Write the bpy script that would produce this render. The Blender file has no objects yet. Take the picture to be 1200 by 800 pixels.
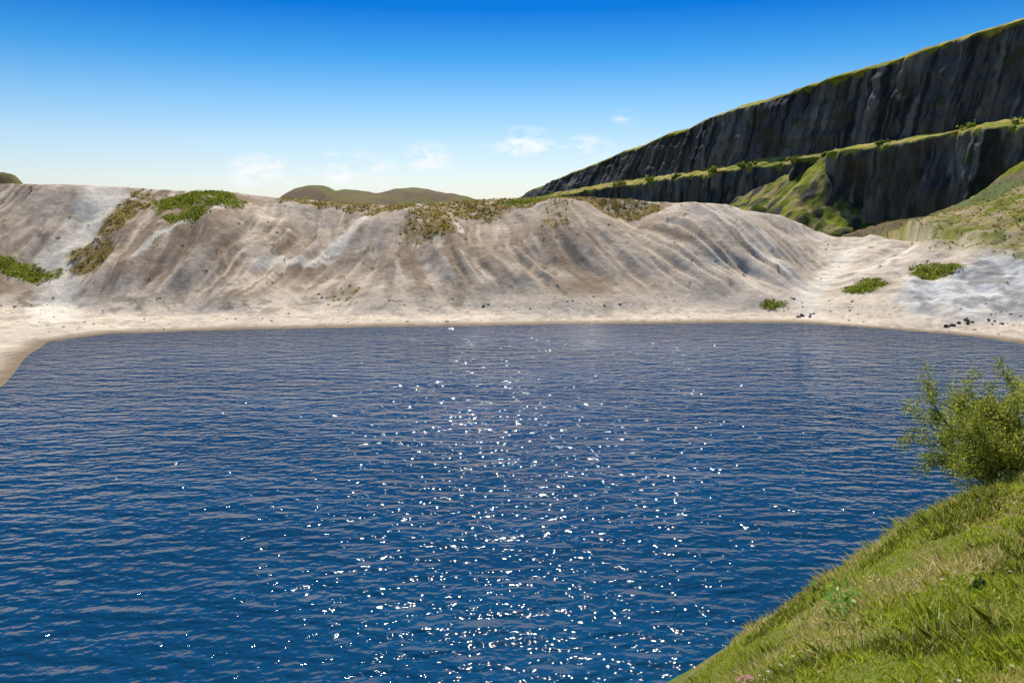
import bpy, math, numpy as np
from mathutils import Vector
rng=np.random.RandomState(7)

# ---------------------------------------------------------------- helpers
_tabs={}
def vnoise(x,y,seed=0):
    if seed not in _tabs: _tabs[seed]=np.random.RandomState(seed+100).rand(256,256)
    T=_tabs[seed]
    x=np.asarray(x,float); y=np.asarray(y,float)
    xi=np.floor(x).astype(int); yi=np.floor(y).astype(int)
    fx=x-xi; fy=y-yi
    fx=fx*fx*(3-2*fx); fy=fy*fy*(3-2*fy)
    a=T[xi&255,yi&255]; b=T[(xi+1)&255,yi&255]; c=T[xi&255,(yi+1)&255]; d=T[(xi+1)&255,(yi+1)&255]
    return (a*(1-fx)+b*fx)*(1-fy)+(c*(1-fx)+d*fx)*fy
def fbm(x,y,sc=1.0,octv=4,seed=0,gain=.5):
    s=0;a=1;n=0;f=1.0/sc
    for o in range(octv):
        s=s+a*vnoise(x*f+o*17.3,y*f+o*9.1,seed+o); n+=a; a*=gain; f*=2.03
    return s/n          # 0..1, mean .5
def sstep(a,b,x):
    t=np.clip((x-a)/(b-a),0,1); return t*t*(3-2*t)
def smax(a,b,k):
    h=np.clip(.5+.5*(a-b)/k,0,1); return b*(1-h)+a*h+k*h*(1-h)
def smin(a,b,k): return -smax(-a,-b,k)
def lerp(a,b,m): return a*(1-m[...,None])+np.asarray(b,float)*m[...,None]

def segdist(x,y,pts):
    best=np.full(np.shape(x),1e9); side=np.zeros(np.shape(x)); par=np.zeros(np.shape(x))
    for i in range(len(pts)-1):
        ax,ay=pts[i][:2]; bx,by=pts[i+1][:2]
        dx,dy=bx-ax,by-ay; L2=dx*dx+dy*dy
        t=np.clip(((x-ax)*dx+(y-ay)*dy)/L2,0,1)
        px=ax+t*dx-x; py=ay+t*dy-y
        d=np.hypot(px,py)
        cr=(dx*(y-ay)-dy*(x-ax))
        m=d<best
        best=np.where(m,d,best); side=np.where(m,np.sign(cr),side); par=np.where(m,i+t,par)
    return best,side,par
def inpoly(x,y,P):
    c=np.zeros(np.shape(x),bool); n=len(P); j=n-1
    for i in range(n):
        xi,yi=P[i]; xj,yj=P[j]
        if yi!=yj:
            c^=((yi>y)!=(yj>y))&(x<(xj-xi)*(y-yi)/(yj-yi)+xi)
        j=i
    return c

def mesh_obj(name,verts,faces_flat,loop_tot,mats,cols=None,smooth=True,matidx=None):
    me=bpy.data.meshes.new(name)
    V=np.asarray(verts,np.float32); F=np.asarray(faces_flat,np.int32).ravel()
    nf=len(F)//loop_tot
    me.vertices.add(len(V)); me.vertices.foreach_set('co',V.ravel())
    me.loops.add(len(F)); me.loops.foreach_set('vertex_index',F)
    me.polygons.add(nf)
    me.polygons.foreach_set('loop_start',np.arange(nf,dtype=np.int32)*loop_tot)
    try: me.polygons.foreach_set('loop_total',np.full(nf,loop_tot,np.int32))
    except Exception: pass
    me.polygons.foreach_set('use_smooth',np.full(nf,smooth,bool))
    if cols is not None:
        ca=me.color_attributes.new('Col','FLOAT_COLOR','POINT')
        C=np.ones((len(V),4),np.float32); C[:,:3]=np.clip(cols,0,1)
        ca.data.foreach_set('color',C.ravel())
    me.update(calc_edges=True); me.validate()
    for m in mats: me.materials.append(m)
    ob=bpy.data.objects.new(name,me); bpy.context.scene.collection.objects.link(ob)
    return ob
def gridfaces(ny,nx):
    i=np.arange(ny-1)[:,None]*nx+np.arange(nx-1)[None,:]
    return np.stack([i,i+1,i+nx+1,i+nx],-1).reshape(-1)

# ---------------------------------------------------------------- layout (metres, water = z 0)
LAKE=[(-46,40),(-44.7,68),(-50.9,82),(-55,93),(-51.5,99),(-42,101.5),(-33.8,103),(-15,106),(0,107),(15,108.5),
      (29.7,109.5),(40,109),(46.7,106.5),(57.5,97),(62,86),(62,60),(60,30),(40,12),(10,3),(-6,-10),(-25,-14),(-42,0)]
LP=LAKE+[LAKE[0]]
CR=[(-14,-16,13),(-6,-6,13),(-2,-.3,12.6),(.35,3.2,11.9),(1.95,5.7,11.15),(3.95,8.2,10.75),(7.9,12.8,10.5),(10.5,14.8,10.3),(15.5,18,10.1),(30,25,10),(60,34,9)]
RX=[-300,-140,-110,-95,-74,-63,-49,-40,-31,-19,-10,0,16,25,42,50,57,69,80,125,300]
RZ=[18,20,20.5,20.4,20.2,19.4,18.6,17.9,17.1,16.8,17.4,17.9,18,17.5,16.4,15,12.6,10.3,9.5,11,12]
RY=[60,120,136,141,144,147,149,151,152,152,152,152,151,152,152,152,154,154,154,154,154]
CONES=[(-128,118,20,.60),(-98,137,20.6,.62),(-52,145,19.4,.585),(-17,147,17.8,.60),(10,147,18.4,.61),(34,148,17.6,.60),(113,170,25,.305)]
PATHS=[([(-75,150),(-72,142),(-70.5,134),(-71,126),(-67,116),(-61,106)],2.6),([(-66,148),(-69,140),(-71,133)],1.1),
       ([(-25,147),(-28,141),(-30,135),(-33,131),(-40,126)],.9),([(-12,151),(-11,144),(-9,136)],.4),
       ([(-48,146),(-50,138),(-55,130),(-58,122)],.45),([(30,150),(36,141),(41,132),(45,124)],.5),
       ([(60,141),(54,133),(49.5,127),(45,121),(43,114)],1.7),([(78,146),(66,133),(55,126)],.6)]
def terrain(x,y,full=False):
    x=np.asarray(x,float); y=np.asarray(y,float)
    wob=(fbm(x,y,9,3,5)-.5)*3.0
    d,_,_=segdist(x,y,LP); ins=inpoly(x,y,LAKE)
    sd=np.where(ins,-d,d)+wob*.55
    base=np.where(sd<0,np.maximum(sd*.16,-5),np.minimum(sd*.075,1.6))
    far=sstep(60,400,d)
    base=base+np.where(~ins,far*6+ (fbm(x,y,60,3,31)-.5)*5*far,0)
    base=base+np.where(sd>1.5,(fbm(x,y,3.0,4,59)-.5)*.5,0)*sstep(1.5,6,sd)
    wx=x+(fbm(x,y,18,3,8)-.5)*9; wy=y+(fbm(x,y,16,3,12)-.5)*7
    rz=np.interp(x,RX,RZ); ry=np.interp(wx,RX,RY)
    ridge=np.where(wy<ry,rz-.62*(ry-wy),np.maximum(rz-.09*(wy-ry),5))
    zc=np.full(x.shape,-1e3)
    rad0=np.maximum(ry-y,0); rad=np.maximum(ry-wy,0); wx0=x+(fbm(x,y,22,2,8)-.5)*7+(fbm(x,y,6,2,9)-.5)*1.4
    lean=np.interp(x,[-100,-60,-30,0,30,60],[-.25,.05,-.15,.30,.6,.7])
    ang=(wx0-lean*rad0)/24.
    for i,(ax,ay,az,sl) in enumerate(CONES):
        dx=wx-ax; dy=wy-ay; r=np.hypot(dx,dy)
        zi=az-sl*np.sqrt(r*r+20)+2.2
        zc=smax(zc,zi,3.0)
    bank=smax(ridge,zc,3.0)
    bank=np.where(x<75,smin(bank,rz+.25+(fbm(x,y,7,3,15)-.5)*1.3-.05*np.maximum(wy-ry,0),1.4),bank)
    bank=bank-sstep(146,172,y)*sstep(116,94,x)*sstep(54,66,x)*5.5
    face=sstep(2,8,bank)*sstep(0,8,rad)*(y>40)*sstep(66,45,x)
    rr=np.clip(rad/26,0,1.3)
    g1=fbm(ang*5.5,rad0*.025,1,3,40); g2=fbm(ang*24,rad0*.06,1,3,44)
    gm_=sstep(.32,.62,fbm(x,y,15,3,47))
    rid=1-np.abs(2*fbm(ang*9,rad0*.03,1,2,52)-1)*2.2   # sharp-edged gullies
    gk=.25+.75*sstep(.38,.6,fbm(x,y,20,3,63))
    bank=bank+face*(.5+rr)*((g1-.5)*3.0+(g2-.5)*(.40+.8*gm_))-face*rr*np.clip(rid,0,1)**2*.95*gk
    bank=bank+(fbm(x,y,2.2,3,50)-.5)*.36*sstep(1.5,4,bank)
    rs=sstep(60,80,x)*sstep(80,100,y)
    bank=bank+rs*((fbm(x,y,16,4,55)-.5)*4.2+(fbm(x,y,4,4,57)-.5)*1.6)*sstep(2,8,bank)
    z=smax(base,bank,.9)
    z=z+(fbm(x,y,3.5,4,58)-.5)*1.5*sstep(52,60,x)*sstep(85,96,y)*sstep(.6,1.6,z)
    dn,s,par=segdist(x,y,CR)
    sg=-s*dn
    zcr=np.interp(par,range(len(CR)),[c[2] for c in CR])
    nb=zcr+smin(.45*sg,1.05*sg,.5)
    nb=np.minimum(nb,zcr+2.3)+(fbm(x,y,1.6,4,60)-.5)*.34
    nb=np.where(y<60,nb,-50)
    near=(nb>z)&(y<60)
    z=np.maximum(z,nb)
    for (hx,hy,hz,sx,sy) in [(-79,325,26.2,11,40),(-64,330,24.2,18,40),(-42,345,25.4,28,40),(-104,166,24.0,5,6)]:
        gg=np.exp(-(np.abs(x-hx)/sx)**2.3*.4-((y-hy)/sy)**2*.6)
        h=8+(hz-8)*gg*(1+(fbm(x,y,14,4,70)-.5)*.2)
        z=np.where(gg>.05,np.maximum(z,h),z)
    if not full: return z
    return z,sd,bank,ang,rad0,near,sg,rr,g1,g2,ry,np.clip(rid,0,1)**2*face*gk

# ---------------------------------------------------------------- node helpers
def newmat(name):
    m=bpy.data.materials.new(name); m.use_nodes=True
    nt=m.node_tree; nt.nodes.clear(); return m,nt
def N(nt,t,**k):
    n=nt.nodes.new(t)
    for a,b in k.items(): setattr(n,a,b)
    return n
def noise(nt,vec,scale,detail=5,rough=.6):
    n=N(nt,'ShaderNodeTexNoise'); n.inputs['Scale'].default_value=scale; n.inputs['Detail'].default_value=detail; n.inputs['Roughness'].default_value=rough
    nt.links.new(vec,n.inputs['Vector']); return n.outputs['Fac']
def mapping(nt,vec,sc,rot=(0,0,0)):
    n=N(nt,'ShaderNodeMapping'); n.inputs['Scale'].default_value=sc; n.inputs['Rotation'].default_value=rot
    nt.links.new(vec,n.inputs['Vector']); return n.outputs['Vector']
def mrange(nt,v,a,b,c,d):
    n=N(nt,'ShaderNodeMapRange'); nt.links.new(v,n.inputs[0])
    for i,q in enumerate((a,b,c,d)): n.inputs[i+1].default_value=q
    return n.outputs[0]
def math_(nt,op,a,b=None):
    n=N(nt,'ShaderNodeMath',operation=op)
    for i,q in enumerate((a,b)):
        if q is None: continue
        if isinstance(q,(int,float)): n.inputs[i].default_value=q
        else: nt.links.new(q,n.inputs[i])
    return n.outputs[0]
def attr_mat(name,sc1,sc2,lo,hi,bump=.3,bdist=.1,rough=.95,vec_scale=(1,1,1)):
    m,nt=newmat(name); L=nt.links
    tc=N(nt,'ShaderNodeTexCoord'); v=mapping(nt,tc.outputs['Object'],vec_scale)
    at=N(nt,'ShaderNodeAttribute',attribute_name='Col')
    n1=noise(nt,v,sc1,6,.65); n2=noise(nt,v,sc2,4,.7)
    f=math_(nt,'MULTIPLY',mrange(nt,n1,.3,.7,lo,hi),mrange(nt,n2,.3,.7,lo,hi))
    mx=N(nt,'ShaderNodeVectorMath',operation='SCALE'); L.new(at.outputs['Color'],mx.inputs[0]); L.new(f,mx.inputs['Scale'])
    p=N(nt,'ShaderNodeBsdfPrincipled'); p.inputs['Roughness'].default_value=rough; p.inputs['Specular IOR Level'].default_value=.1
    L.new(mx.outputs[0],p.inputs['Base Color'])
    b=N(nt,'ShaderNodeBump'); b.inputs['Strength'].default_value=bump; b.inputs['Distance'].default_value=bdist
    L.new(math_(nt,'ADD',n1,math_(nt,'MULTIPLY',n2,.5)),b.inputs['Height']); L.new(b.outputs[0],p.inputs['Normal'])
    o=N(nt,'ShaderNodeOutputMaterial'); L.new(p.outputs[0],o.inputs[0]); return m
def leaf_mat(name,trans=.45):
    m,nt=newmat(name); L=nt.links
    at=N(nt,'ShaderNodeAttribute',attribute_name='Col')
    d=N(nt,'ShaderNodeBsdfDiffuse'); t=N(nt,'ShaderNodeBsdfTranslucent'); g=N(nt,'ShaderNodeBsdfGlossy'); g.inputs['Roughness'].default_value=.45
    L.new(at.outputs['Color'],d.inputs[0]); L.new(at.outputs['Color'],t.inputs[0])
    a=N(nt,'ShaderNodeMixShader'); a.inputs[0].default_value=trans; L.new(d.outputs[0],a.inputs[1]); L.new(t.outputs[0],a.inputs[2])
    b=N(nt,'ShaderNodeMixShader'); b.inputs[0].default_value=.03; L.new(a.outputs[0],b.inputs[1]); L.new(g.outputs[0],b.inputs[2])
    o=N(nt,'ShaderNodeOutputMaterial'); L.new(b.outputs[0],o.inputs[0]); return m

M_ground=attr_mat('ground_soil_chalk',.9,5.5,.82,1.18,.75,.32)
M_rock=attr_mat('quarry_rock',.12,.7,.72,1.28,.9,1.4,vec_scale=(1,1,.3))
M_stone=attr_mat('stone',2,9,.8,1.2,.4,.05)
M_leaf=leaf_mat('leaf'); M_grass=leaf_mat('grass_blade',.5)
M_bark=attr_mat('bark',8,30,.7,1.3,.5,.02)

# ---------------------------------------------------------------- ground sheet
def axis(segs):
    out=[]
    for a,b,st in segs: out.append(np.arange(a,b,st))
    out.append(np.array([segs[-1][1]])); return np.concatenate(out)
xs=axis([(-6000,-1500,500),(-1500,-400,100),(-400,-140,13),(-140,-92,2),(-92,-22,.36),(-22,20,.34),(20,92,.36),(92,150,1.0),(150,400,12),(400,1500,100),(1500,6000,500)])
ys=axis([(-3000,-300,300),(-300,-30,18),(-30,-3,1),(-3,22,.3),(22,90,1.2),(90,104,.45),(104,158,.3),(158,200,1),(200,420,5),(420,1500,60),(1500,9000,500)])
X,Y=np.meshgrid(xs,ys)
Z,sd,bank,ang,rad,near,sg,rr,g1,g2,ry,rid=terrain(X,Y,True)
def ell(x,y,cx,cy,rx,ry,seed=80,sc=2.5):
    q=((x-cx)/rx)**2+((y-cy)/ry)**2
    return sstep(1.25,.55,q+(fbm(x,y,sc,4,seed)-.5)*1.6)
VEG=[(-55,143,7,5.6),(-54,134.0,4.2,3),(-78,122,8,2.6),(53.5,120,3.2,2.6),(64,121,3.5,3),(38.6,117.5,1.8,1.0),(-95,145,6,3),(4,150,7,2.2)]
OLV=[(-14,138.5,5,7.5),(-8,149,9,5),(6,150.0,12,4.5),(21,150.5,8,3),(-38,151,6,2.5),(-66,139,2.6,9),(-66,126,4,4),(-22,147,5,4),(-30,151,5,3),(14,149.5,9,3.5),(8,140,3,7),(-25,120,3,2)]
def masks(x,y,z):
    veg=np.zeros(x.shape)
    for i,(a,b,c,d) in enumerate(VEG): veg=np.maximum(veg,ell(x,y,a,b,c,d,80+i))
    ol=np.zeros(x.shape)
    for i,(a,b,c,d) in enumerate(OLV): ol=np.maximum(ol,ell(x,y,a,b,c,d,90+i)*(.85 if i<10 else .4))
    rs=sstep(64,80,x+(fbm(x,y,6,3,33)-.5)*14)*sstep(6.5,11,z+(fbm(x,y,5,4,35)-.5)*7)*(y>95)
    rs=np.maximum(rs,sstep(60,70,x)*sstep(148,156,y))
    return veg,ol,rs
veg,ol,rs=masks(X,Y,Z)
n_big=fbm(X,Y,13,4,20); n_f=fbm(X,Y,1.3,4,22,.65); n_m=fbm(X,Y,4,4,24)
pale=np.array([.80,.685,.545]); brown=np.array([.32,.23,.155]); grey=np.array([.57,.475,.375])
C=np.zeros(X.shape+(3,))+pale
st=fbm(ang*7,rad*.03,1,4,46,.6); st2=fbm(ang*32,rad*.07,1,3,48,.6)
onb=sstep(1.8,4,Z)
C=lerp(C,grey,onb*.8)
dz=np.interp(X,[-90,-60,-45,-30,-20,-5,8,20,35,60],[.02,.03,.06,.08,.0,.10,.09,-.02,-.08,-.1])
m=sstep(.42,.62,st*.42+n_big*.43+st2*.15+dz)
C=lerp(C,brown,onb*m*.85)
C=lerp(C,pale*1.05,onb*sstep(.50,.64,st*.35+st2*.40+n_m*.25)*.8)
C=lerp(C,brown*.85,onb*rid*sstep(.4,.6,n_m)*.35)
C=lerp(C,[.24,.18,.115],onb*sstep(.56,.74,n_f)*.5)
C=lerp(C,[.80,.72,.61],onb*sstep(15,45,X)*sstep(.36,.60,n_m*.4+st2*.6)*.65)
C=lerp(C,[.22,.18,.135],sstep(1.0,1.7,Z)*sstep(3.9,2.0,Z)*sstep(.46,.62,n_f)*.7*sstep(24,-20,X))
C=lerp(C,[.66,.58,.48],(Z<2.2)*1.0*sstep(.42,.6,n_m)*.7)
C=lerp(C,[.40,.34,.27],(Z<2.2)*sstep(.55,.7,n_f)*.6)
C=lerp(C,[.20,.14,.08],sstep(.30,.02,Z)*(Y>30)*.85)
for P,w in PATHS:
    d,_,_=segdist(X+(n_m-.5)*3,Y,P)
    C=lerp(C,[.88,.81,.69],sstep(w*1.7,w*.5,d+(n_f-.5)*w)*.92)
wm=ell(X,Y,70,111,15,10,101,4)*sstep(.3,1.,Z)
C=lerp(C,[.74,.74,.74],wm*.9)
C=lerp(C,[.30,.29,.28],wm*sstep(.46,.60,fbm(X,Y,2.5,4,103))*.75)
gr=np.array([.20,.22,.022]); olv=np.array([.27,.19,.04])
C=lerp(C,olv,ol*sstep(.25,.5,n_f))
C=lerp(C,gr,veg*sstep(.2,.42,n_f))
C=lerp(C,[.30,.25,.075],rs*.85); C=lerp(C,[.19,.22,.03],rs*sstep(.46,.60,n_m)*.9); C=lerp(C,[.50,.42,.30],rs*sstep(.55,.7,fbm(X,Y,3,4,37))*.7)
beh=np.maximum(sstep(2,9,Y-ry-2)*(Y>60),((Y<60)&(sd>25)).astype(float)); beh=np.maximum(beh,sstep(150,230,np.abs(X)))
C=lerp(C,[.20,.17,.075],beh); C=lerp(C,[.14,.18,.06],beh*sstep(.42,.56,fbm(X,Y,25,4,38))); C=lerp(C,[.17,.125,.09],beh*sstep(.48,.60,fbm(X,Y,10,4,39))*.8)
nm=near.astype(float)
C=lerp(C,[.16,.20,.03],nm); C=lerp(C,[.24,.20,.08],nm*sstep(.5,.66,n_f))
C=lerp(C,[.05,.06,.06],sstep(0,-.8,Z))
V=np.stack([X,Y,Z],-1).reshape(-1,3)
mesh_obj('ground',V,gridfaces(*X.shape),4,[M_ground],C.reshape(-1,3))

# ---------------------------------------------------------------- lake water
m,nt=newmat('lake_water'); L=nt.links
tc=N(nt,'ShaderNodeTexCoord')
v1=mapping(nt,tc.outputs['Object'],(.36,.85,1),(0,0,.18)); v2=mapping(nt,tc.outputs['Object'],(1.7,2.1,1),(0,0,-.45)); v3=mapping(nt,tc.outputs['Object'],(.07,.13,1)); v5=mapping(nt,tc.outputs['Object'],(1.0,1.8,1),(0,0,-.16))
a=noise(nt,v1,1.0,1,.5); b=noise(nt,v2,1.0,2,.5); c=noise(nt,v3,.5,5,.65); e5=noise(nt,v5,1.0,1,.5)
h=math_(nt,'ADD',math_(nt,'MULTIPLY',a,.36),math_(nt,'MULTIPLY',b,.165))
h=math_(nt,'ADD',h,math_(nt,'MULTIPLY',e5,.15))
h=math_(nt,'MULTIPLY',h,mrange(nt,c,.3,.7,.65,1.3))
bp=N(nt,'ShaderNodeBump'); bp.inputs['Strength'].default_value=1; bp.inputs['Distance'].default_value=1.0; L.new(h,bp.inputs['Height'])
p=N(nt,'ShaderNodeBsdfPrincipled'); p.inputs['Roughness'].default_value=.05; p.inputs['IOR'].default_value=1.33; p.inputs['Specular IOR Level'].default_value=.27
mc=N(nt,'ShaderNodeMix',data_type='RGBA'); L.new(mrange(nt,c,.3,.7,0,1),mc.inputs[0])
mc.inputs[6].default_value=(.002,.037,.100,1); mc.inputs[7].default_value=(.003,.064,.165,1); L.new(mc.outputs[2],p.inputs['Base Color'])
L.new(bp.outputs[0],p.inputs['Normal']); o=N(nt,'ShaderNodeOutputMaterial'); L.new(p.outputs[0],o.inputs[0])
me=bpy.data.meshes.new('lake_water'); me.from_pydata([(-75,-30,0),(75,-30,0),(75,116,0),(-75,116,0)],[],[(0,1,2,3)]); me.materials.append(m)
ob=bpy.data.objects.new('lake_water',me); bpy.context.scene.collection.objects.link(ob)

# ---------------------------------------------------------------- quarry cliffs
T=np.linspace(-.55,1.12,900); Lw=320.
tz=np.interp(T,[-.55,0,.2727,.4066,.581,.789,1,1.12],[83,72.5,65.5,61,53,43,33,24])
bz=np.interp(T,[-.55,0,.156,.324,.723,1,1.12],[45,41,38,35.5,30,24,20])
jog=11*(1-sstep(.158,.172,T))+9*np.exp(-((T-.212)/.011)**2)+4*np.exp(-((T-.36)/.02)**2)
jog=jog+ (fbm(T*Lw,T*0,22,3,120)-.5)*9
tz=tz+(fbm(T*Lw,T*0,18,4,121)-.5)*2.2; bz=bz+(fbm(T*Lw,T*0,9,3,122)-.5)*1.6
rows=[];kind=[]
def row(off,z,k): rows.append((off+0*T,z+0*T)); kind.append(k)
row(-400,tz-30,0);row(-150,tz-6,0);row(-60,tz-1,0)
for q in np.linspace(0,1,5): row(-14+q*11,tz-.3-q*q*3.2,0)
nU=46
for q in np.linspace(.02,1,nU): row(-3+q*7,(tz-3.6)*(1-q)+(bz+.2)*q,1)
for q in np.linspace(.12,1,8): row(4+q*8+jog*q,bz-3.4*q,2)
nLw=40
for q in np.linspace(.02,1,nLw): row(12+q*5+jog,(bz-3.5)*(1-q)+1*q,3)
R=np.array([r[0] for r in rows]); ZZ=np.array([r[1] for r in rows]); K=np.array(kind)[:,None]+0*R
TT=T[None,:]+0*R; S=TT*Lw
col=fbm(S,ZZ*.10,4,4,130,.6)-.5; big=fbm(S,ZZ*.3,26,3,134)-.5; led=fbm(S*.25,ZZ,3.5,3,137)-.5
face=((K==1)|(K==3))
disp=np.where(face,col*5.0+big*7*(K==1)+led*2.4,(fbm(S,R,4,3,139)-.5)*1.0)
nx_,ny_=-.906,-.42
PX=145-135*TT+nx_*(R+disp); PY=230+290*TT+ny_*(R+disp)
ZZ=ZZ+np.where(face,0,(fbm(S,R,3,4,140)-.5)*1.3)
rc=np.array([.10,.10,.103]); CC=np.zeros(R.shape+(3,))+rc
stv=fbm(S,ZZ*.09,2.0,4,150,.65)
CC=lerp(CC,[.024,.026,.030],sstep(.46,.58,stv)*.92); CC=lerp(CC,[.22,.21,.19],sstep(.55,.66,fbm(S,ZZ*.2,3.0,4,155))*.8)
CC=lerp(CC,[.12,.09,.06],sstep(.54,.70,fbm(S,ZZ,14,4,157))*.5)
CC=lerp(CC,[.05,.065,.022],face*sstep(.64,.76,fbm(S,ZZ*1.4,7,4,158)+.12*(K==3)*sstep(.3,1,TT))*.7)
g=(~face); gcol=np.zeros(R.shape+(3,))+np.array([.40,.34,.07]); gcol=lerp(gcol,[.22,.26,.035],sstep(.46,.62,fbm(S,R,6,4,160)))
gcol=lerp(gcol,[.48,.39,.18],(K==2)*sstep(.50,.66,fbm(S,R,3,3,162))*.7)
fr=(((K==1)&(ZZ>tz-3.4-6*np.clip(fbm(S,S*0,4,3,163)-.52,0,1)))|((K==3)&(ZZ>bz-3.5-8*np.clip(fbm(S,S*0,3,3,164)-.5,0,1))))
gm=(g|fr).astype(float)
CC=lerp(CC,[0,0,0],gm)+gcol*gm[...,None]
mesh_obj('quarry_cliff',np.stack([PX,PY,ZZ],-1).reshape(-1,3),gridfaces(*R.shape),4,[M_rock],CC.reshape(-1,3))
def cliffpt(t,off): return 145-135*t+nx_*off,230+290*t+ny_*off

def talus(t0,t1,z0,z1,off0,sl,seed,run=46):
    s_=np.linspace(-.10,.10,170)*1.0; tt=(t0+t1)/2+s_; oo=np.linspace(off0-3,off0+run,70)
    A,O=np.meshgrid(tt,oo)
    along=np.where(A<t0,(t0-A),np.where(A>t1,A-t1,0))*Lw
    zt=z0+(z1-z0)*np.clip((A-t0)/(t1-t0),0,1)
    x,y=cliffpt(A,O)
    dd=np.hypot(along*1.05,np.maximum(O-off0,0))
    z=zt-sl*dd+(fbm(x,y,11,3,seed)-.5)*7*np.clip(dd/8,.25,1)+(fbm(x,y,2.2,4,seed+3)-.5)*2.0
    c=np.zeros(A.shape+(3,))+np.array([.27,.29,.03]); c=lerp(c,[.11,.14,.022],sstep(.45,.58,fbm(x,y,5,4,seed+5)))
    c=lerp(c,[.34,.28,.12],sstep(.52,.64,fbm(x,y,3,4,seed+7)))
    c=lerp(c,[.07,.065,.055],sstep(.56,.64,fbm(x*1.0,y*1.0,6,4,seed+9)))
    return np.stack([x,y,z],-1).reshape(-1,3),gridfaces(*A.shape),c.reshape(-1,3)
vs=[];fs=[];cs=[];o=0
for args in [(.235,.285,30,25,13,.62,170),(.178,.196,36,33,14,.80,175),(-.09,-.045,31,28,25,.95,180)]:
    v,f,c=talus(*args); vs.append(v);fs.append(f+o);cs.append(c);o+=len(v)
mesh_obj('grassy_talus',np.concatenate(vs),np.concatenate(fs),4,[M_ground],np.concatenate(cs))

# ---------------------------------------------------------------- leaves
def leaves(P,size,cols,asp=.5,r=rng):
    n=len(P); d=r.normal(size=(n,3)); d/=np.linalg.norm(d,axis=1)[:,None]
    u=r.normal(size=(n,3)); u-= (u*d).sum(1)[:,None]*d; u/=np.linalg.norm(u,axis=1)[:,None]
    s=np.asarray(size)[:,None]
    v=np.stack([P-d*s,P+u*s*asp,P+d*s,P-u*s*asp],1).reshape(-1,3)
    return v,np.arange(4*n),np.repeat(cols,4,axis=0)
def colvar(n,a,b,r=rng,j=.15):
    t=r.rand(n,1); return (np.array(a)*(1-t)+np.array(b)*t)*(1+(r.rand(n,1)-.5)*2*j)

cx=rng.uniform(-100,120,90000); cy=rng.uniform(112,180,90000); cz=terrain(cx,cy)
vg,oo,rr_=masks(cx,cy,cz)
pr=np.maximum(np.maximum(vg*.95,oo*.5),rr_*.10)+.004*(cz>4)
k=rng.rand(len(cx))<pr
cx,cy,cz,vg=cx[k],cy[k],cz[k],vg[k]
ns=10
sz=rng.uniform(.10,.36,len(cx))*(.7+.7*vg)
P=np.repeat(np.stack([cx,cy,cz],-1),ns,0)+rng.normal(size=(len(cx)*ns,3))*np.repeat(sz,ns)[:,None]*np.array([.9,.9,.35])+np.array([0,0,.06])
cc=np.where(np.repeat(vg>.3,ns)[:,None],colvar(len(P),(.14,.19,.015),(.38,.40,.04)),colvar(len(P),(.24,.20,.035),(.48,.37,.08)))
v,f,c=leaves(P,rng.uniform(.08,.2,len(P)),cc,asp=.6)
mesh_obj('scrub_vegetation',v,f,4,[M_leaf],c,smooth=False)

v_=[];c_=[];f_=[];o=0
for t in [.10,.17,.19,.24,.25,.31,.32,.36,.45,.52,.6,-.03,.02]:
    off=rng.uniform(9,14)+np.interp(t,T,jog)*.8; x,y=cliffpt(t,off); z=np.interp(t,T,bz)-2.6; s=rng.uniform(.8,1.9)
    n=420
    cen=np.array([x,y,z])+rng.normal(size=(6,3))*s*np.array([.9,.9,.3]); P=cen[rng.randint(0,6,n)]+rng.normal(size=(n,3))*s*.36
    v,f,c=leaves(P,rng.uniform(.25,.5,n),colvar(n,(.12,.17,.02),(.30,.36,.05)),asp=.6); v_.append(v);f_.append(f+o);c_.append(c);o+=len(v)
mesh_obj('gorse_bushes',np.concatenate(v_),np.concatenate(f_),4,[M_leaf],np.concatenate(c_),smooth=False)

# ---------------------------------------------------------------- stones
t_=(1+5**.5)/2
ico_v=np.array([(-1,t_,0),(1,t_,0),(-1,-t_,0),(1,-t_,0),(0,-1,t_),(0,1,t_),(0,-1,-t_),(0,1,-t_),(t_,0,-1),(t_,0,1),(-t_,0,-1),(-t_,0,1)])/1.9
ico_f=np.array([(0,11,5),(0,5,1),(0,1,7),(0,7,10),(0,10,11),(1,5,9),(5,11,4),(11,10,2),(10,7,6),(7,1,8),(3,9,4),(3,4,2),(3,2,6),(3,6,8),(3,8,9),(4,9,5),(2,4,11),(6,2,10),(8,6,7),(9,8,1)])
def stones(pts,sizes,cols,name):
    V=[];F=[];C=[];o=0
    for p,s,c in zip(pts,sizes,cols):
        v=ico_v*(1+rng.uniform(-.28,.28,(12,1)))*s*np.array([rng.uniform(.7,1.3),rng.uniform(.7,1.2),rng.uniform(.45,.8)])
        a=rng.uniform(0,6.28); ca,sa=math.cos(a),math.sin(a); v=v@np.array([[ca,-sa,0],[sa,ca,0],[0,0,1]])
        V.append(v+p);F.append(ico_f+o);C.append(np.repeat([c],12,0));o+=12
    return mesh_obj(name,np.concatenate(V),np.concatenate(F),3,[M_stone],np.concatenate(C),smooth=False)
n=2600; x=rng.uniform(-85,85,n); y=rng.uniform(96,128,n); z,sdd,*_=terrain(x,y,True)
keep=(z>.15)&(z<3.0)&(rng.rand(n)<np.where(z>1,.7,.3)); x,y,z=x[keep],y[keep],z[keep]
s=rng.exponential(.06,len(x))+.05; s=np.minimum(s,.3)
pts=np.stack([x,y,z],-1); cols=colvar(len(x),(.32,.27,.21),(.56,.49,.40))
ex=[]
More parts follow.
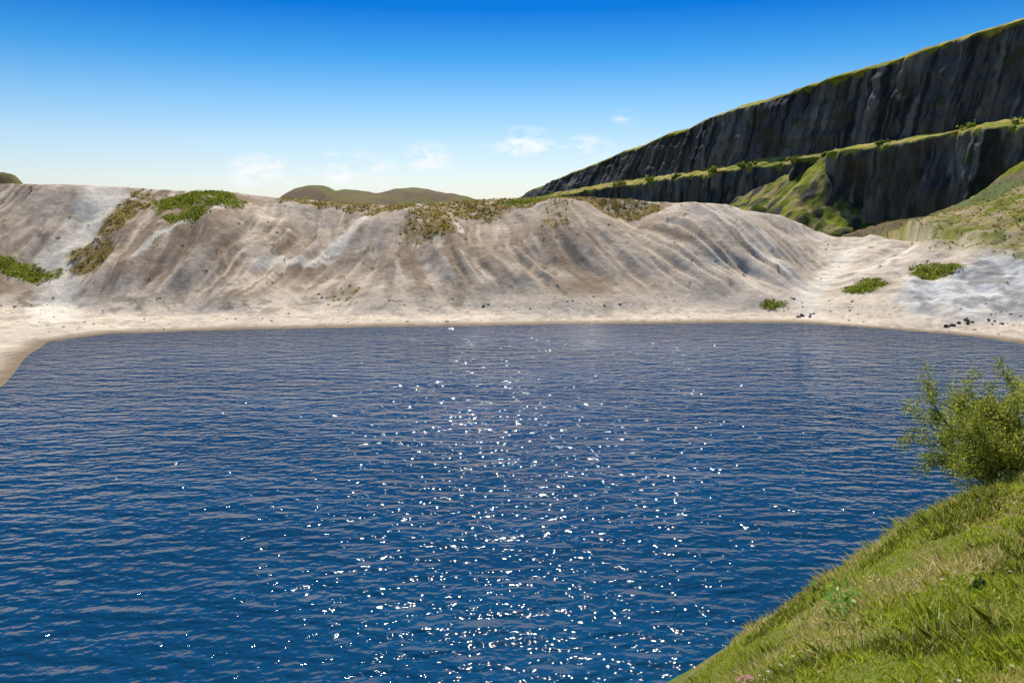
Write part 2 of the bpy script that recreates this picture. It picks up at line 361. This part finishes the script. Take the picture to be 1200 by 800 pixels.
for (a,b,n2,sp,ss) in [(41.5,113.5,9,1.1,.30),(58,102.5,9,1.0,.42),(62,101,6,1.2,.28)]:
    px=a+rng.normal(size=n2)*sp; py=b+rng.normal(size=n2)*sp*.35
    for q,w in zip(px,py): ex.append((q,w,ss*rng.uniform(.5,1.1)))
ex=np.array(ex); ez=terrain(ex[:,0],ex[:,1])
pts=np.concatenate([pts,np.stack([ex[:,0],ex[:,1],np.maximum(ez,0)+.05],-1)]); s=np.concatenate([s,ex[:,2]]); cols=np.concatenate([cols,colvar(len(ex),(.06,.055,.05),(.16,.14,.12))])
stones(pts,s,cols,'beach_stones')

# ---------------------------------------------------------------- foreground grass
def nearz(x,y):
    r=terrain(x,y,True); return r[0],r[6],r[5]
nb_=210000
rr2=rng.uniform(2.5,22,nb_); aa=rng.uniform(.0,.80,nb_)
x=rr2*np.sin(aa); y=rr2*np.cos(aa)
z,sg_,nr=nearz(x,y); k=nr&(sg_>-4)&(sg_<9); x,y,z,sg_,rr2=x[k],y[k],z[k],sg_[k],rr2[k]
n=len(x); cl=fbm(x,y,.45,3,200); cl2=fbm(x,y,2.2,3,204)
hgt=(.025+.09*sstep(.38,.7,cl)+.07*sstep(.5,.7,cl2))*rng.uniform(.5,1.4,n)
w=rng.uniform(.0035,.007,n)*(1+rr2*.05)
a=rng.uniform(0,6.28,n); lx=rng.normal(size=n)*.55; ly=rng.normal(size=n)*.55
b0=np.stack([x-np.cos(a)*w,y-np.sin(a)*w,z-.015],-1); b1=np.stack([x+np.cos(a)*w,y+np.sin(a)*w,z-.015],-1)
m0=np.stack([x+lx*hgt*.4-np.cos(a)*w*.7,y+ly*hgt*.4-np.sin(a)*w*.7,z+hgt*.6],-1); m1=np.stack([x+lx*hgt*.4+np.cos(a)*w*.7,y+ly*hgt*.4+np.sin(a)*w*.7,z+hgt*.6],-1)
t0=np.stack([x+lx*hgt*1.1,y+ly*hgt*1.1,z+hgt],-1)
V=np.stack([b0,b1,m1,t0,m0],1).reshape(-1,3)
g=colvar(n,(.34,.41,.03),(.53,.58,.07)); dry=colvar(n,(.60,.52,.19),(.76,.66,.34))
dm=(rng.rand(n)<(.08+.65*sstep(.47,.61,fbm(x,y,1.5,4,210)))); dk=(rng.rand(n)<.75*sstep(.51,.62,fbm(x,y,.9,3,214)))
cg=np.where(dm[:,None],dry,np.where(dk[:,None],g*.42,g))
mesh_obj('grass',V,np.arange(5*n),5,[M_grass],np.repeat(cg,5,0),smooth=False)

n=1000; rr3=rng.uniform(3,18,n); aa=rng.uniform(0,.75,n); x=rr3*np.sin(aa); y=rr3*np.cos(aa); z,sg_,nr=nearz(x,y)
k=nr&(sg_>-1)&(fbm(x,y,1.2,3,220)>.48); x,y,z=x[k],y[k],z[k]; V=[];C=[]
for i in range(len(x)):
    c=(.75,.75,.70) if rng.rand()<.7 else ((.75,.6,.05) if rng.rand()<.7 else (.6,.2,.35)); s=rng.uniform(.008,.016); h=rng.uniform(.10,.19)
    for kk in range(5):
        th=kk*1.2566; V+= [(x[i],y[i],z[i]+h),(x[i]+s*math.cos(th-.5),y[i]+s*math.sin(th-.5),z[i]+h+.004),(x[i]+1.5*s*math.cos(th),y[i]+1.5*s*math.sin(th),z[i]+h+.006),(x[i]+s*math.cos(th+.5),y[i]+s*math.sin(th+.5),z[i]+h+.004)]; C+=[c]*4
    V+=[(x[i]-.002,y[i],z[i]-.03),(x[i]+.002,y[i],z[i]-.03),(x[i]+.001,y[i],z[i]+h),(x[i]-.001,y[i],z[i]+h)]; C+=[(.15,.2,.04)]*4
pz=terrain(np.array([2.02]),np.array([6.35]))[0]
for i in range(20):
    px=2.02+rng.normal()*.035; py=6.35+rng.normal()*.035; h=rng.uniform(.30,.40)
    for kk in range(5):
        th=kk*1.2566; s=.011; V+=[(px,py,pz+h),(px+s*math.cos(th-.5),py+s*math.sin(th-.5),pz+h+.006),(px+1.6*s*math.cos(th),py+1.6*s*math.sin(th),pz+h),(px+s*math.cos(th+.5),py+s*math.sin(th+.5),pz+h+.006)]; C+=[(.88,.45,.52)]*4
    V+=[(px-.003,py,pz-.05),(px+.003,py,pz-.05),(px+.002,py,pz+h),(px-.002,py,pz+h)]; C+=[(.15,.2,.04)]*4
mesh_obj('wildflowers',np.array(V),np.arange(len(V)),4,[M_leaf],np.array(C),smooth=False)

def weed(name,x,y,h,n,ca,cb):
    z=terrain(np.array([x]),np.array([y]))[0]
    P=np.array([x,y,z])+np.stack([rng.normal(size=n)*h*.3,rng.normal(size=n)*h*.3,rng.uniform(0,1,n)*h],-1)
    v,f,c=leaves(P,rng.uniform(.03,.07,n),colvar(n,ca,cb),asp=.35); mesh_obj(name,v,f,4,[M_leaf],c,smooth=False)
weed('thistle_plant',3.78,8.45,.42,130,(.22,.42,.06),(.40,.62,.12))
weed('thistle_plant',4.75,7.6,.13,80,(.05,.10,.02),(.12,.20,.03))
weed('thistle_plant',8.2,12.6,.26,120,(.08,.14,.03),(.2,.28,.05))

# ---------------------------------------------------------------- shrub
def shrub(name,base,spread,height,seed,nst=15,nleaf=42):
    r=np.random.RandomState(seed); V=[];F=[];C=[];o=0; tips=[]
    base=np.array(base,float)
    def tube(p0,p1,r0,r1):
        nonlocal o
        d=p1-p0; d/=np.linalg.norm(d)+1e-9; u=np.cross(d,[.3,.2,1.]); u/=np.linalg.norm(u)+1e-9; w=np.cross(d,u)
        for (p,rad_) in ((p0,r0),(p1,r1)):
            for k in range(5):
                a=k*1.2566; V.append(p+rad_*(math.cos(a)*u+math.sin(a)*w)); C.append((.08,.06,.045))
        for k in range(5): F.append((o+k,o+(k+1)%5,o+5+(k+1)%5,o+5+k))
        o+=10
    def grow(p,d,L,rad_,dep):
        nseg=4; q=p.copy()
        for s in range(nseg):
            d=d+r.normal(size=3)*.20+np.array([0,0,.05 if dep else .02]); d/=np.linalg.norm(d)
            q2=q+d*L/nseg; ra=rad_*(1-s/nseg*.6); rb=rad_*(1-(s+1)/nseg*.6); tube(q,q2,ra,rb)
            if dep>=1: tips.append((q2.copy(),d.copy(),dep))
            if dep<2:
                for _ in range(2):
                    if r.rand()<.8:
                        dd=d+r.normal(size=3)*.6; dd/=np.linalg.norm(dd); grow(q2,dd,L*.42*r.uniform(.6,1.1),rb*.55,dep+1)
            q=q2
        tips.append((q.copy(),d.copy(),3))
    for i in range(nst):
        a=r.uniform(0,6.28); e=r.uniform(.25,1.0)
        d=np.array([math.cos(a)*e*spread,math.sin(a)*e*spread,height*(1.0-.45*e*e)]); Ld=np.linalg.norm(d)*r.uniform(.6,.88); d/=np.linalg.norm(d)
        grow(base+np.array([math.cos(a),math.sin(a),0])*.15*r.rand(),d,Ld,.03*r.uniform(.5,1.2),0)
    P=[];CL=[]
    for (p,d,dep) in tips:
        if r.rand()<.2: continue
        shade=r.uniform(.5,1.3)
        for _ in range(nleaf//(4 if dep<3 else 2)):
            P.append(p+r.normal(size=3)*.065-d*r.rand()*.14); CL.append(shade)
    P=np.array(P); CL=np.array(CL)[:,None]
    lv,lf,lc=leaves(P,r.uniform(.018,.038,len(P)),colvar(len(P),(.28,.34,.035),(.58,.60,.10),r)*CL,asp=.42,r=r)
    em=bpy.data.objects.new(name,None); bpy.context.scene.collection.objects.link(em)
    a=mesh_obj('branches',np.array(V),np.array(F),4,[M_bark],np.array(C)); b=mesh_obj('foliage',lv,lf,4,[M_leaf],lc,smooth=False)
    a.parent=em; b.parent=em; print(name,len(P))
bz0=terrain(np.array([9.1]),np.array([14.2]))[0]
shrub('hawthorn_bush',(9.1,14.2,bz0-.1),1.85,2.1,11,nst=20)

# ---------------------------------------------------------------- light and sky
EL=math.radians(52); AZ=math.radians(1)
sdir=Vector((math.sin(AZ)*math.cos(EL),math.cos(AZ)*math.cos(EL),math.sin(EL)))
sl=bpy.data.lights.new('sun','SUN'); sl.energy=5.0; sl.angle=math.radians(.5); sl.color=(1,.93,.82)
so=bpy.data.objects.new('sun',sl); so.rotation_euler=(-sdir).to_track_quat('-Z','Y').to_euler(); so.location=(0,100,150); bpy.context.scene.collection.objects.link(so)
W=bpy.data.worlds.new('World'); bpy.context.scene.world=W; W.use_nodes=True; nt=W.node_tree; nt.nodes.clear(); L=nt.links
sky=N(nt,'ShaderNodeTexSky',sky_type='NISHITA'); sky.sun_disc=False; sky.sun_elevation=EL; sky.sun_rotation=AZ; sky.altitude=300; sky.air_density=1.0; sky.dust_density=.3; sky.ozone_density=1.5
tc=N(nt,'ShaderNodeTexCoord'); sep=N(nt,'ShaderNodeSeparateXYZ'); L.new(tc.outputs['Generated'],sep.inputs[0])
cr=N(nt,'ShaderNodeValToRGB'); L.new(sep.outputs[2],cr.inputs[0]); e=cr.color_ramp.elements
e[0].position=0; e[0].color=(.86,.91,1.1,1); e[1].position=1; e[1].color=(.66,.75,.80,1)
for ps,c in [(.04,(.96,.98,1.12)),(.085,(.86,.97,1.12)),(.13,(.54,.86,1.10)),(.18,(.17,.64,1.04)),(.235,(.01,.37,.92)),(.35,(.08,.42,.85)),(.6,(.52,.67,.80))]:
    q=e.new(ps); q.color=(*c,1)
mul=N(nt,'ShaderNodeVectorMath',operation='MULTIPLY'); L.new(sky.outputs[0],mul.inputs[0]); L.new(cr.outputs[0],mul.inputs[1])
cn=noise(nt,mapping(nt,tc.outputs['Generated'],(1,1,2.2)),26,9,.68)
blob=None
for (dx,dz,wx_,wz_,am) in [(-.285,.045,.055,.03,1),(.012,.086,.055,.020,1),(-.10,.066,.035,.022,.9),(.08,.078,.05,.018,.8),(.135,.113,.018,.012,.5),(-.20,.052,.07,.024,.9)]:
    ax=math_(nt,'DIVIDE',math_(nt,'SUBTRACT',sep.outputs[0],dx),wx_); az=math_(nt,'DIVIDE',math_(nt,'SUBTRACT',sep.outputs[2],dz),wz_)
    q=math_(nt,'SUBTRACT',1.0,math_(nt,'ADD',math_(nt,'MULTIPLY',ax,ax),math_(nt,'MULTIPLY',az,az)))
    q=math_(nt,'MULTIPLY',math_(nt,'MAXIMUM',q,0.0),am)
    blob=q if blob is None else math_(nt,'MAXIMUM',blob,q)
blob=math_(nt,'MULTIPLY',blob,math_(nt,'GREATER_THAN',sep.outputs[1],0.0))
cm=math_(nt,'MULTIPLY',mrange(nt,cn,.45,.62,0,.95),mrange(nt,blob,0,.8,0,1))
mx=N(nt,'ShaderNodeMix',data_type='RGBA'); L.new(cm,mx.inputs[0]); L.new(mul.outputs[0],mx.inputs[6]); mx.inputs[7].default_value=(9.6,9.9,10.2,1)
bg=N(nt,'ShaderNodeBackground'); bg.inputs[1].default_value=.1; L.new(mx.outputs[2],bg.inputs[0]); o=N(nt,'ShaderNodeOutputWorld'); L.new(bg.outputs[0],o.inputs[0])

# ---------------------------------------------------------------- camera
cd=bpy.data.cameras.new('camera'); cd.lens=28; cd.sensor_width=36; cd.clip_start=.1; cd.clip_end=20000
co=bpy.data.objects.new('camera',cd); co.location=(0,0,15); co.rotation_euler=(math.radians(90-9.13),0,0); bpy.context.scene.collection.objects.link(co)
sc=bpy.context.scene; sc.camera=co; sc.view_settings.view_transform='Standard'; sc.view_settings.look='None'; sc.view_settings.exposure=0
